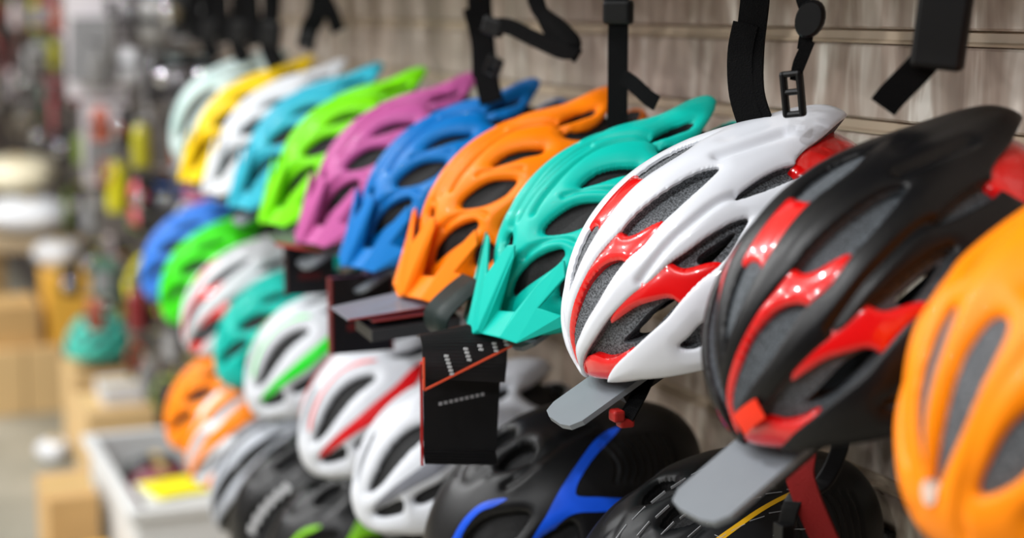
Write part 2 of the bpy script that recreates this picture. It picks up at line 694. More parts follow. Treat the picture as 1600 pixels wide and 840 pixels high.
R_IN = [
    [(.804, .21), (.703, .26), (.551, .30), (.56, .366), (.501, .45), (.30, .565), (.40, .63), (.526, .62), (.686, .55), (.72, .442),
     (.795, .332), (.888, .262), (.997, .20), (1.149, .14), (1.284, .075), (1.393, .035), (1.54, .045), (1.60, -.03), (1.3, -.05),
     (1.216, -.02), (1.039, .09), (.871, .18)],
    [(1.13, .53), (1.048, .54), (.871, .63), (.686, .73), (.518, .80), (.492, .888), (.433, .964), (.223, 1.09), (.22, 1.18),
     (.661, 1.10), (.728, .955), (.821, .846), (.938, .72), (1.065, .602)],
    [(1.78, -.06), (1.56, -.02), (1.41, .27), (1.393, .45), (1.342, .585), (1.25, .728), (1.3, .83), (1.78, .48)],
    [(.55, -.06), (.60, .05), (.64, .13), (.40, .15), (.12, .15), (.13, .06), (.17, -.06)],
]
HR_T2 = HR.trim('upper_insert', [R_IN[0]], .0028)
HR_T3 = [HR.trim('side_insert', [R_IN[1]], .0030, side=sd) for sd in (1, -1)]
HR_TB = HR.trim('front_insert', [R_IN[2]], .0030)
HR_TC = HR.trim('crown_insert', [R_IN[3]], .0018)
HR_REAR = HR.trim('rear_panel', [[(-1.02, -.07), (-1.0, .3), (-.85, .5), (-.78, .64), (-.98, .86), (-1.35, .72), (-1.52, .38), (-1.58, -.07)]],
                  .004, k=.03, wall=.008)
HR_LINER = HR.liner('liner', .0115, shallow=.0065, holes=[[(1.258, .602), (1.115, .711), (.922, .821), (.77, .93), (.745, 1.006), (1.006, .905), (1.199, .762)],
                                          [(.35, .95), (.1, .97), (-.1, .985), (.05, 1.04), (.3, 1.05)]], step=.022)
_f = -sdf(HR.P, HR.Q, [(1.388, 0.123), (1.254, 0.334), (1.338, 0.401), (1.481, 0.190)], smooth=False)
STICKER = clip_mesh('price_sticker', _f, dome(HR.P, HR.Q, SH_R, -.0020), .0008)

# ------------------------------------------------------------------ helmet model 3: big-vent commuter (the near orange one)
C_OPEN = [
    [(1.235, .028), (1.10, .05), (.95, .07), (.78, .075), (.62, .085), (.46, .13), (.44, .2), (.53, .235), (.72, .225), (.93, .19), (1.1, .12)],
    [(.60, .62), (.736, .501), (.88, .417), (1.039, .358), (1.199, .299), (1.19, .37), (1.085, .501), (.93, .60), (.75, .70), (.62, .72)],
    [(.25, .25), (.05, .27), (-.2, .29), (-.3, .34), (-.15, .38), (.1, .36)],
    [(.40, .62), (.2, .66), (-.1, .69), (-.2, .74), (0, .78), (.3, .75)],
    [(1.22, .62), (1.05, .78), (.9, .92), (.98, .98), (1.15, .84)],
    [(.6, .95), (.3, 1.02), (.0, 1.05), (.05, 1.13), (.4, 1.12)],
    [(-.5, .3), (-.75, .28), (-.95, .2), (-.9, .32), (-.65, .37)],
]
SH_C = (.128, .157, .099, .113, 1.993, .139, .314, .356)
HC = Helmet(SH_C, C_OPEN, [([(1.4, .22), (1.317, .215), (1.107, .26), (.938, .29), (.728, .34), (.484, .41), (.2, .48)], .0025, .045),
                          ([(1.3, .0), (1.0, .0), (.6, .0), (.2, .02), (-.3, .05)], -.0016, .05)], edge=(.003, .004, .018), wall=.003, grow=.008)
HC_LINER = HC.liner('liner', .009, shallow=.003)
HC_LOGO = HC.overlay('logo_badge', [[(1.30, -.05), (1.30, .04), (1.255, .062), (1.21, .04), (1.21, -.05)]], .0012, gap=-.2)

# ------------------------------------------------------------------ helmet model 4: smooth road helmet with long lens vents and a colour stripe
L_OPEN = [
    [(1.18, .29), (.938, .349), (.644, .375), (.383, .433), (.156, .54), (.08, .64), (.2, .66), (.417, .635), (.728, .593), (1.014, .49)],
    [(1.18, -.06), (1.14, .06), (.9, .075), (.7, .055), (.62, -.06)],
    [(1.36, .40), (1.191, .627), (1.02, .82), (1.10, .86), (1.19, .80), (1.33, .57)],
    [(-.10, .22), (-.4, .25), (-.72, .22), (-.8, .16), (-.5, .12), (-.2, .14)],
    [(-.25, .50), (-.5, .50), (-.8, .42), (-.7, .56), (-.45, .60)],
    [(.9, .95), (.5, 1.13), (.1, 1.16), (.2, 1.24), (.6, 1.22), (.9, 1.06)],
    [(-1.25, -.07), (-1.2, .15), (-1.05, .36), (-.9, .5), (-1.05, .62), (-1.3, .45), (-1.4, -.07)],
]
SH_L = (.125, .148, .101, .107, 1.976, .139, .313, .355)
HL = Helmet(SH_L, L_OPEN, [([(1.2, .2), (.9, .21), (.5, .2), (.1, .3), (-.3, .36)], .002, .05)], step=.020, edge=(.003, .004, .018), grow=.01)
HL_LINER = HL.liner('liner', .012)
HL_STRIPE = [HL.overlay('side_stripe', [[(1.30, .42), (.989, .661), (.56, .86), (-.013, .90), (-.476, .745), (-.52, .80), (-.198, 1.023),
                                        (.408, 1.06), (.896, .84), (1.216, .58)]], side=sd) for sd in (1, -1)]
HL_LINE = [HL.overlay('thin_stripe', [[(1.05, .22), (.8, .20), (.602, .215), (.282, .27), (-.021, .45), (-.03, .50), (.30, .315), (.602, .27),
                                      (.8, .265), (1.05, .27)]], lift=.0014, side=sd) for sd in (1, -1)]

# ------------------------------------------------------------------ helmet model 5: closed aero helmet, painted swooshes, ribbed back
A_OPEN = [
    [(.32, -.06), (.28, .06), (.19, .12), (.09, .13), (.04, .06), (.03, -.06)],
    [(.36, .30), (.27, .40), (.13, .45), (.02, .40), (.01, .30), (.12, .25), (.26, .25)],
    [(1.15, .47), (.96, .42), (.75, .49), (.55, .65), (.42, .80), (.56, .84), (.8, .80), (1.05, .68)],
    [(.55, 1.02), (.3, 1.06), (.1, 1.12), (.2, 1.3), (.5, 1.25), (.62, 1.12)],
]
A_GR = [([(.40, .50), (.25, .53), (.0, .50), (-.25, .45), (-.5, .40)], .003, .04),
        ([(.5, -.02), (.62, .06), (.60, .2), (.45, .28)], .002, .05)]
for i in range(9):
    a = -.50 - .075 * i
    A_GR.append(([(a, .62 - .02 * i), (a - .05, .72 - .015 * i), (a - .05, .84), (a + .02, .94)], .0022, .016))
SH_A = (.143, .147, .102, .117, 1.993, .085, .319, .254)
HA = Helmet(SH_A, A_OPEN, A_GR, step=.018)
HA_LINER = HA.liner('liner', .014)
A_S = [
    [(1.05, .33), (.972, .345), (.804, .375), (.619, .45), (.45, .602), (.58, .55), (.70, .465), (.90, .41), (1.04, .41)],
    [(.60, .99), (.4, .95), (.265, .92), (-.021, .80), (-.257, .68), (-.526, .51), (-.72, .44), (-.60, .56), (-.316, .74), (-.10, .88),
     (-.08, .96), (-.35, 1.06), (-.635, 1.13), (-.543, 1.21), (-.2, 1.15), (.03, 1.07), (.2, 1.05), (.5, 1.07)]]
HA_STRIPE = [(nm, HA.overlay(nm, [po], gap=.0, side=sd), 'stripe') for nm, po in (('front_stripe', A_S[0]), ('side_stripe', A_S[1])) for sd in (1, -1)]
_it = []
for qi, q0 in enumerate((.10, .22, .34, .47, .60, .74, .88)):
    for j in range(8):
        p0 = .55 - .17 * j + .06 * (qi % 3)
        _it.append((p0, q0 * (1 + .12 * math.cos(p0)), .062, .0016, .10 * math.sin(2 * p0)))
for j in range(11):
    _it.append((.95 - .085 * j, .50 + .015 * j, .0022, .022, .5))
HA_TICK = HA.dashes('reflective_ticks', _it)
HA_YEL = [HA.overlay('yellow_stripe', [[(.2, .66), (-.1, .64), (-.5, .56), (-.8, .46), (-.8, .485), (-.5, .59), (-.1, .675), (.2, .695)]], side=sd) for sd in (1, -1)]
_it = []
for j in range(6):
    _it.append((1.05 - .13 * j, .50 + .03 * j, .042, .05, .25))
    _it.append((1.05 - .13 * j, .50 + .03 * j, .02, .022, .25))
HA_TEXT = HA.dashes('lettering', [t for t in _it if t[2] > .03])

MODELS = {
    'trail': [('shell', HV.shell, 'shell'), ('liner', HV_LINER, 'foam'), ('visor', VISOR, 'shell')],
    'trail_bare': [('shell', HV.shell, 'shell'), ('liner', HV_LINER, 'foam')],
    'inserts': [('shell', HR.shell, 'shell'), ('upper_insert', HR_T2, 'trim'), ('side_insert', HR_T3[0], 'trim'), ('side_insert', HR_T3[1], 'trim'), ('front_insert', HR_TB, 'trim'), ('crown_insert', HR_TC, 'trim'), ('rear_panel', HR_REAR, 'trim'), ('liner', HR_LINER, 'foam')],
    'commuter': [('shell', HC.shell, 'shell'), ('liner', HC_LINER, 'foam'), ('logo_badge', HC_LOGO, 'logo')],
    'lens': [('shell', HL.shell, 'shell'), ('liner', HL_LINER, 'foam'), ('side_stripe', HL_STRIPE[0], 'stripe'), ('side_stripe', HL_STRIPE[1], 'stripe'),
             ('thin_stripe', HL_LINE[0], 'line'), ('thin_stripe', HL_LINE[1], 'line')],
    'aero': [('shell', HA.shell, 'shell'), ('liner', HA_LINER, 'foam')] + HA_STRIPE,
    'aero_ticks': [('shell', HA.shell, 'shell'), ('liner', HA_LINER, 'foam'), ('reflective_ticks', HA_TICK, 'line'), ('yellow_stripe', HA_YEL[0], 'stripe'), ('yellow_stripe', HA_YEL[1], 'stripe')],
    'aero_text': [('shell', HA.shell, 'shell'), ('liner', HA_LINER, 'foam'), ('lettering', HA_TEXT, 'line')],
}


def pose(X, Y, Z, pitch, yaw):
    return (Matrix.Translation((X, Y, Z + H)) @ Matrix.Rotation(-math.pi / 2, 4, 'Z') @ Matrix.Rotation(yaw, 4, 'Z')
            @ Matrix.Rotation(pitch, 4, 'Y'))


def helmet(name, label, model, mats, X, Y=-.176, Z=-.21, pitch=.54, yaw=0.0, group=None):
    root = empty(name)
    M = pose(X, Y, Z, pitch, yaw)
    root.matrix_world = M
    tag(root, label, 'helmet', group)
    for pn, me, role in MODELS[model]:
        if role not in mats and role != 'foam':
            continue
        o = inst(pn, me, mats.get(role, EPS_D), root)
        if pn in ('reflective_ticks', 'lettering'):
            o['kind'] = 'stuff'
        if pn == 'visor':
            s = o.modifiers.new('thickness', 'SOLIDIFY')
            s.thickness = .0028
            s.offset = -1
            b = o.modifiers.new('bevel', 'BEVEL')
            b.width = .0012
            b.segments = 2
            b.limit_method = 'ANGLE'
    return root, M


def to_local(mb, M):
    Mi = M.inverted()
    mb.v = [tuple(Mi @ Vector(p)) for p in mb.v]
    return mb


def plastic(name, c, rough=.42, coat=.05):
    return mat(name, c, rough, coat=coat, var=.03, spec=.22)


TOP = 'helmets on the upper display row'
MID = 'helmets on the middle display row'
LOW = 'helmets on the bottom display row'
ABOVE = 'helmets above the picture with hanging straps'

ORANGE = plastic('orange_shell', (255, 138, 0))
near_orange, _ = helmet('bicycle_helmet', 'bright orange bicycle helmet nearest the camera, cut off by the right edge', 'commuter',
                        dict(shell=ORANGE, foam=EPS, logo=mat('silver_badge', (205, 180, 165), .35)), -.677, -.179, -.205, .608, .03, TOP)
black_red, MBR = helmet('bicycle_helmet', 'black road helmet with glossy red inserts and an orange square sticker', 'inserts',
                        dict(shell=BLACKM, trim=REDG, foam=mat_foam('slate_foam', (40, 44, 48), (92, 98, 104))), -.8867, -.18, -.1968, .5732, .05, TOP)
inst('price_sticker', STICKER, mat('orange_red_sticker', (255, 52, 14), .5), black_red)['label'] = 'orange-red square sticker'
white_red, MWR = helmet('bicycle_helmet', 'white road helmet with glossy red inserts and grey foam vents', 'inserts',
                        dict(shell=WHITEG, trim=REDG, foam=EPS), -1.1067, -.1785, -.2056, .5501, -.1087, TOP)
for nm, lab, col, X in (
        ('teal', 'teal green trail helmet with peak, right behind the white-and-red one', (0, 182, 166), -1.303),
        ('orange2', 'orange trail helmet with peak between the teal and the blue one', (250, 126, 0), -1.502),
        ('blue', 'bright blue trail helmet with peak between the orange and the pink one', (0, 110, 186), -1.702),
        ('pink', 'pink trail helmet with peak between the blue and the lime one', (184, 86, 148), -1.897),
        ('lime', 'lime green trail helmet with peak on the upper row', (118, 220, 0), -2.092),
        ('cyan', 'light cyan trail helmet with peak beside the lime one', (50, 172, 196), -2.283),
        ('silver', 'silvery white trail helmet with peak between the cyan and the yellow one', (214, 216, 220), -2.472),
        ('yellow', 'yellow trail helmet with peak near the far end of the upper row', (236, 198, 0), -2.66)):
    helmet('bicycle_helmet', lab, 'trail', dict(shell=plastic(nm + '_shell', col)), X, -.163 if X > -1.4 else max(-.170, min(-.150, -.163 + (-1.487 - X) * .012)), -.213, .532, -.025, TOP)
helmet('bicycle_helmet', 'pale mint and white helmet farthest along the upper row', 'lens',
       dict(shell=plastic('mint_white_shell', (196, 214, 212)), stripe=mat('deep_teal_stripe', (10, 130, 120), .35),
            line=mat('mint_line', (150, 205, 196), .35)), -2.85, -.150, -.20, .56, 0, TOP)

# the middle row
WH = plastic('white_shell', (204, 207, 213), .34)
helmet('bicycle_helmet', 'black helmet with pale reflective ticks and a yellow line, at the bottom edge', 'aero_ticks',
       dict(shell=mat('graphite_shell', (16, 17, 19), .42, spec=.3), stripe=mat('yellow_line', (225, 170, 20), .4), line=mat('reflective_grey', (170, 172, 176), .4)),
       -1.14, -.15, -.475, .40, .0, MID)
helmet('bicycle_helmet', 'plain black helmet in the shadow under the near orange one', 'aero', dict(shell=BLACKM), -.86, -.15, -.50, .42, 0, MID)
helmet('bicycle_helmet', 'matte black aero helmet with bright blue swooshes', 'aero',
       dict(shell=mat('matte_black_shell', (14, 14, 16), .38, var=.08, spec=.3), stripe=mat('blue_stripe', (20, 86, 226), .35)),
       -1.40, -.176, -.491, .444, -.045, MID)
helmet('bicycle_helmet', 'white road helmet with grey lower stripe behind the black booklet tag', 'lens',
       dict(shell=WH, stripe=mat('grey_stripe', (116, 118, 126), .35)), -1.683, -.178, -.507, .435, -.04, MID)
helmet('bicycle_helmet', 'white road helmet with a red side stripe on the middle row', 'lens',
       dict(shell=WH, stripe=mat('red_stripe', (214, 18, 26), .35), line=mat('pink_line', (226, 120, 120), .4)), -1.907, -.18, -.499, .487, .016, MID)
helmet('bicycle_helmet', 'white road helmet with a vivid green side stripe', 'lens',
       dict(shell=WH, stripe=mat('green_stripe', (10, 222, 28), .35), line=mat('pale_green_line', (120, 226, 136), .4)), -2.209, -.176, -.497, .497, 0, MID)
helmet('bicycle_helmet', 'teal helmet without peak on the middle row', 'trail_bare', dict(shell=plastic('teal_deep_shell', (0, 178, 164))),
       -2.43, -.172, -.50, .50, 0, MID)
helmet('bicycle_helmet', 'silver road helmet with red inserts on the middle row', 'inserts',
       dict(shell=plastic('silver_shell', (196, 198, 204)), trim=REDG, foam=EPS), -2.63, -.178, -.485, .50, 0, MID)
helmet('bicycle_helmet', 'vivid green helmet without peak on the middle row', 'trail_bare', dict(shell=plastic('green_shell', (58, 216, 10))),
       -2.84, -.178, -.475, .53, 0, MID)
helmet('bicycle_helmet', 'sky blue helmet farthest along the middle row', 'trail_bare', dict(shell=plastic('sky_shell', (52, 120, 214))),
       -3.03, -.178, -.465, .53, 0, MID)

# the bottom row
OR2 = plastic('amber_shell', (252, 138, 2))
helmet('bicycle_helmet', 'amber orange helmet farthest along the bottom row', 'trail_bare', dict(shell=OR2), -2.83, -.178, -.695, .53, 0, LOW)
helmet('bicycle_helmet', 'white helmet with broad amber inserts on the bottom row', 'inserts',
       dict(shell=OR2, trim=plastic('pearl_insert', (226, 228, 232)), foam=mat('pearl_foam', (190, 194, 200), .6)), -2.63, -.178, -.70, .53, 0, LOW)
helmet('bicycle_helmet', 'silver and black helmet on the bottom row beside the amber-and-white one', 'inserts',
       dict(shell=plastic('grey_silver_shell', (176, 180, 188)), trim=BLACKM), -2.44, -.178, -.725, .50, 0, LOW)
helmet('bicycle_helmet', 'black helmet with worn pale lettering on the bottom row', 'aero_text',
       dict(shell=BLACKM, line=mat('pale_lettering', (190, 190, 192), .5)), -2.24, -.178, -.71, .46, 0, LOW)
helmet('bicycle_helmet', 'black helmet with a leaf green swoosh on the bottom row', 'aero',
       dict(shell=BLACKM, stripe=mat('leaf_stripe', (130, 205, 20), .4)), -2.03, -.178, -.70, .46, 0, LOW)
helmet('bicycle_helmet', 'plain black helmet below the white one with the grey stripe', 'aero', dict(shell=BLACKM), -1.80, -.178, -.775, .46, 0, LOW)

# the row above the picture: its straps hang into view
above = {}
for X, nm, col in ((-.92, 'first', (30, 30, 32)), (-1.12, 'second', (30, 30, 32)), (-1.35, 'third', (200, 202, 208)), (-1.57, 'fourth', (32, 32, 34)),
                   (-1.76, 'fifth', (34, 34, 36)), (-2.02, 'sixth', (200, 202, 208)), (-2.30, 'seventh', (30, 30, 32)), (-2.56, 'eighth', (26, 26, 28)),
                   (-2.80, 'ninth', (26, 26, 28)), (-3.05, 'tenth', (26, 26, 28))):
    shade = 'light' if col[0] > 100 else 'dark'
    above[nm] = helmet('bicycle_helmet', f'{shade} helmet above the top edge, {nm} from the right, only its strap in view', 'lens',
                       dict(shell=plastic('upper_light' if col[0] > 100 else 'upper_dark', (200, 202, 208) if col[0] > 100 else (30, 30, 32))),
                       X, -.176, .135, .30, 0, ABOVE)


def strap(nm, pts, width, wdir=(1, 0, 0), thick=.0016, part='chin_strap', n=6, m=WEB):
    r, M = above[nm]
    mb = MB().ribbon([(x, y, z + H) for x, y, z in pts], width, thick, wdir, n)
    return to_local(mb, M).build(part, m, r)


def buckle(nm, c, size, rot=(0, 0, 0), part='buckle', hole=True):
    from mathutils import Euler
    r, M = above[nm]
    R = Euler(rot).to_matrix()
    sx, sy, sz = size
    mb = MB()
    c = (c[0], c[1], c[2] + H)
    if hole:
        t = sx * .28
        for dx in (-1, 1):
            mb.box(Vector(c) + R @ Vector((dx * (sx - t) / 2, 0, 0)), (t, sy, sz), R)
        for dz in (-1, 0.1, 1):
            mb.box(Vector(c) + R @ Vector((0, 0, dz * (sz - t) / 2)), (sx, sy * .9, t), R)
    else:
        mb.box(c, size, R)
    o = to_local(mb, M).build(part, BLACKP, r)
    b = o.modifiers.new('bevel', 'BEVEL')
    b.width = min(size) * .3
    b.segments = 2
    return o


V45 = (.75, .66, 0)          # strap faces half towards the aisle
# straight strap with a side tail (third helmet)
strap('third', [(-1.346, -.15, .11), (-1.346, -.15, .03), (-1.346, -.15, -.04), (-1.346, -.15, -.108)], .019, V45)
strap('third', [(-1.344, -.148, -.060), (-1.333, -.142, -.066), (-1.318, -.134, -.078), (-1.310, -.129, -.083)], .014, (.2, .2, 1))
buckle('third', (-1.346, -.15, -.004), (.028, .012, .022), (0, 0, .72), hole=False)
strap('third', [(-1.362, -.16, .10), (-1.357, -.156, .03), (-1.350, -.152, -.004)], .015, V45)
# doubled webbing (second helmet)
strap('second', [(-1.108, -.15, .11), (-1.108, -.15, .02), (-1.112, -.152, -.03), (-1.110, -.152, -.065), (-1.102, -.146, -.092)], .022, V45, .004)
strap('second', [(-1.112, -.156, -.012), (-1.116, -.158, -.035), (-1.114, -.157, -.065), (-1.106, -.152, -.090)], .020, V45, .002)
buckle('second', (-1.104, -.149, -.090), (.028, .010, .007), (0, 0, .72), 'slider', hole=False)
# divider and side-release buckle on a thin strap (second helmet)
strap('second', [(-1.044, -.15, .10), (-1.046, -.15, .02), (-1.040, -.147, -.006), (-1.042, -.148, -.03)], .010, V45)
r2, M2 = above['second']
mb = MB().lathe([(.002, -.005), (.009, -.005), (.0105, -.002), (.0105, .002), (.009, .005), (.002, .005)], 20)
mb.v = [tuple(Vector((-1.038, -.146, -.008 + H)) + Matrix.Rotation(.72, 3, 'Z') @ Matrix.Rotation(.35, 3, 'Y') @ Vector((x, z, y * 1.35))) for x, y, z in mb.v]
to_local(mb, M2).build('strap_divider', BLACKP, r2, smooth=False)
strap('second', [(-1.040, -.147, -.024), (-1.046, -.151, -.038), (-1.049, -.152, -.052)], .005, V45)
strap('second', [(-1.037, -.145, -.024), (-1.042, -.148, -.038), (-1.047, -.151, -.052)], .005, V45)
buckle('second', (-1.049, -.152, -.062), (.017, .009, .034), (0, -.12, .72), 'buckle')
# chin pad with folded strap end (first helmet)
strap('first', [(-.886, -.146, .10), (-.886, -.146, .03), (-.886, -.146, -.01)], .026, V45, .006)
buckle('first', (-.884, -.145, -.008), (.034, .012, .062), (0, .10, .72), 'chin_pad', hole=False)
strap('first', [(-.892, -.148, -.030), (-.902, -.153, -.042), (-.914, -.160, -.056), (-.920, -.163, -.064)], .019, (.75, .66, .2), .003)
# loop buckle (fourth helmet)
strap('fourth', [(-1.545, -.15, .10), (-1.545, -.15, .03), (-1.535, -.146, -.002), (-1.505, -.135, -.020), (-1.488, -.128, -.036), (-1.50, -.134, -.042),
                 (-1.54, -.15, -.030), (-1.575, -.165, -.018), (-1.60, -.176, -.022)], .016, (.1, .1, 1), .003)
strap('fourth', [(-1.54, -.148, .02), (-1.53, -.144, -.008), (-1.515, -.138, -.028), (-1.495, -.13, -.040), (-1.485, -.126, -.047)], .014, (.4, .3, .8), .003)
buckle('fourth', (-1.592, -.172, -.019), (.024, .010, .018), (0, .3, .72), hole=False)
# thick bundle (fifth helmet)
strap('fifth', [(-1.69, -.15, .10), (-1.69, -.15, .02), (-1.685, -.148, -.03), (-1.68, -.146, -.07), (-1.672, -.143, -.10)], .026, V45, .006)
strap('fifth', [(-1.70, -.155, .0), (-1.69, -.15, -.035), (-1.688, -.149, -.075)], .018, V45, .006)
buckle('fifth', (-1.668, -.142, -.062), (.018, .010, .022), (.2, .5, .72))
# far bundles
strap('seventh', [(-2.31, -.15, .10), (-2.32, -.152, .0), (-2.34, -.16, -.03), (-2.35, -.164, -.058)], .026, V45, .008)
strap('seventh', [(-2.31, -.15, .02), (-2.29, -.142, -.005), (-2.275, -.136, -.032)], .020, V45, .006)
buckle('seventh', (-2.342, -.162, -.045), (.022, .012, .026), (0, .2, .72))
for nm, X in (('eighth', -2.60), ('ninth', -2.82), ('tenth', -3.06)):
    strap(nm, [(X, -.15, .10), (X, -.15, .0), (X - .01, -.155, -.05), (X + .01, -.146, -.09)], .030, V45, .008)
    strap(nm, [(X - .05, -.17, .10), (X - .05, -.17, .0), (X - .04, -.165, -.06)], .026, V45, .008)
    buckle(nm, (X - .005, -.15, -.04), (.034, .014, .04), (0, .1, .72), hole=False)

# straps under the two near road helmets
mb = MB().ribbon([(-1.10, -.235, -.262 + H), (-1.085, -.255, -.283 + H), (-1.078, -.270, -.300 + H)], .012, .002, V45)
wstrap = to_local(mb, MWR).build('chin_strap', WEB, white_red)
mb = MB().box((-1.079, -.277, -.297 + H), (.012, .009, .009)).box((-1.079, -.270, -.303 + H), (.010, .012, .007))
to_local(mb, MWR).build('buckle', mat('dull_red', (150, 24, 20), .45), wstrap, bevel=.002)
mb = MB().ribbon([(-.95, -.195, -.285 + H), (-.95, -.200, -.312 + H), (-.948, -.196, -.330 + H), (-.945, -.188, -.350 + H), (-.942, -.178, -.372 + H)],
                 .020, .003, V45)
to_local(mb, MBR).build('chin_strap', mat('red_webbing', (150, 12, 14), .7, bump=.5, bscale=900), black_red)['label'] = 'dark red webbing strap'
mb = MB().ribbon([(-.95, -.165, -.27 + H), (-.95, -.168, -.30 + H), (-.952, -.180, -.325 + H), (-.955, -.200, -.335 + H), (-.957, -.206, -.36 + H)],
                 .012, .003, V45)
mb.box((-.957, -.207, -.366 + H), (.013, .010, .028))
to_local(mb, MBR).build('buckle', BLACKP, black_red, bevel=.001)

# ------------------------------------------------------------------ display brackets the helmets sit on
PLATE = mat('grey_plate', (116, 122, 128), .42, metal=.15, var=.05)
BRACK = mat('bracket_black', (18, 18, 19), .45)


def bracket(label, X, Y, Z, pitch, yaw, x1=.168):
    M = pose(X, Y, Z, pitch, yaw)
    root = empty('display_bracket', (X, -.002, Z + H))
    Mr = Matrix.Translation(root.location)
    w, t, x0, z = .031, .002, -.085, -.0165
    pr = [(x1 - .012, -w), (x1 - .003, -w + .006), (x1, -w * .4), (x1, w * .4), (x1 - .003, w - .006), (x1 - .012, w), (x0, w), (x0, -w)]
    n = len(pr)
    mb = MB().add([tuple(M @ Vector((x, y, z + t))) for x, y in pr] + [tuple(M @ Vector((x, y, z - t))) for x, y in pr],
                  [tuple(range(n)), tuple(range(n, 2 * n))[::-1]] + [(i, n + i, n + (i + 1) % n, (i + 1) % n) for i in range(n)])
    to_local(mb, Mr).build('plate', PLATE, root)
    a, b = M @ Vector((x1 - .05, 0, z - .008)), M @ Vector((x0 + .01, 0, z - .008))
    mb = MB().ribbon([a, (a + b) / 2, b], .040, .010, (1, 0, 0), 2)
    to_local(mb, Mr).build('support_rib', BRACK, root)
    e = Vector((X, -.006, b.z + .01))
    mb = MB().ribbon([b, (b + e) / 2, e], .022, .012, (1, 0, 0), 2)
    to_local(mb, Mr).build('arm', BRACK, root)
    mb = MB().box((X, -.004, b.z + .01), (.05, .008, .055))
    to_local(mb, Mr).build('wall_hook', BRACK, root, bevel=.002)
    tag(root, label, 'bracket', 'helmet brackets hooked into the slat wall')


for lab, X, Z, pt, yw, x1 in (
        ('near orange helmet on the upper row', -.677, -.205, .608, .03, .150), ('black-and-red helmet', -.8867, -.1968, .5732, .05, .185),
        ('white-and-red helmet on the upper row', -1.1067, -.2056, .5501, -.06, .168), ('teal helmet with peak', -1.303, -.213, .532, -.025, .12),
        ('orange helmet with peak', -1.502, -.213, .532, -.025, .135), ('blue helmet with peak', -1.702, -.213, .532, -.025, .145),
        ('pink helmet with peak', -1.897, -.213, .532, -.025, .15), ('lime helmet with peak', -2.092, -.213, .532, -.025, .12),
        ('cyan helmet with peak', -2.283, -.213, .532, 0, .14), ('silvery white helmet with peak', -2.472, -.213, .532, 0, .12),
        ('yellow helmet with peak', -2.66, -.213, .532, 0, .12), ('mint and white helmet', -2.85, -.20, .56, 0, .12),
        ('black helmet with the reflective ticks', -1.14, -.475, .40, 0, .12), ('plain black middle-row helmet', -.86, -.50, .42, 0, .12),
        ('black-and-blue helmet', -1.40, -.491, .444, 0, .12), ('white helmet with the grey stripe', -1.683, -.507, .435, 0, .11),
        ('white helmet with the red stripe', -1.907, -.499, .487, 0, .11), ('white helmet with the green stripe', -2.209, -.497, .497, 0, .11),
        ('teal middle-row helmet', -2.43, -.50, .50, 0, .11), ('silver helmet with red inserts', -2.63, -.485, .5, 0, .11),
        ('vivid green helmet', -2.84, -.475, .53, 0, .11), ('sky blue helmet', -3.03, -.465, .53, 0, .11),
        ('amber bottom-row helmet', -2.83, -.695, .53, 0, .11), ('white helmet with amber inserts', -2.63, -.70, .53, 0, .11),
        ('silver and black helmet', -2.44, -.725, .50, 0, .11), ('black helmet with lettering', -2.24, -.71, .46, 0, .11),
        ('black helmet with the leaf green swoosh', -2.03, -.70, .46, 0, .11), ('plain black bottom-row helmet', -1.80, -.775, .46, 0, .11)):
    vis = 'grey metal display plate sticking out' if x1 > .16 else 'dark display bracket hidden'
    bracket(f'{vis} under the {lab}', X, -.176, Z, pt, yw, x1)

# ------------------------------------------------------------------ hang tags and leaflets under the upper row
CARD = mat('black_card', (24, 24, 26), .35, var=.15, scale=60)
CARDE = mat('red_card_edge', (196, 40, 36), .5)
PRINT = mat('white_print', (215, 215, 218), .6)
ORLINE = mat('orange_print', (245, 92, 58), .6)
TAGS = 'cardboard tags and leaflets hanging under the upper row'


def slabq(mb, q, d):
    """a sheet with four corners q and thickness vector d"""
    q = [Vector(p) + Vector((0, 0, H)) for p in q]
    d = Vector(d)
    return mb.add([tuple(p) for p in q] + [tuple(p + d) for p in q],
                  [(0, 1, 2, 3), (7, 6, 5, 4), (0, 4, 5, 1), (1, 5, 6, 2), (2, 6, 7, 3), (3, 7, 4, 0)])


def new_tag(label, X, Y, Z):
    r = empty('hang_tag', (X, Y, Z + H))
    return tag(r, label, 'tag', TAGS), Matrix.Translation(r.location)


# booklet under the teal helmet: a fat stack of black pages with red edges, folded top sheet with print
r, M = new_tag('thick black booklet tag with orange-lined text panel under the teal helmet', -1.31, -.31, -.30)
to_local(slabq(MB(), [(-1.305, -.350, -.300), (-1.305, -.350, -.372), (-1.305, -.283, -.380), (-1.305, -.278, -.290)], (-.012, .004, 0)), M).build('cover', CARD, r)
cover = r.children[0]
for i in range(5):
    z = -.373 - .0022 * i
    to_local(slabq(MB(), [(-1.303 + .001 * i, -.351, z), (-1.303 + .001 * i, -.351, z - .0014), (-1.303 + .001 * i, -.284, z - .0095), (-1.303 + .001 * i, -.284, z - .008)],
                   (-.014, .004, 0)), M).build('page', CARD, r)
to_local(slabq(MB(), [(-1.3052, -.3525, -.298), (-1.3052, -.3525, -.386), (-1.3052, -.3502, -.386), (-1.3052, -.3502, -.298)], (-.012, .004, 0)), M).build('red_edge', CARDE, r)
# flap: curls over from the top
mb = MB().ribbon([(-1.325, -.310, -.272 + H), (-1.312, -.312, -.271 + H), (-1.300, -.314, -.280 + H), (-1.294, -.316, -.296 + H), (-1.292, -.318, -.312 + H)],
                 .075, .0012, (0.0, 1, .16))
flap = to_local(mb, M).build('flap', CARD, r, smooth=False)
fl = lambda u, v: Vector((-1.2905, -.354 + .080 * u, -.289 + .008 * u - (.028 - .024 * u) * v + H))


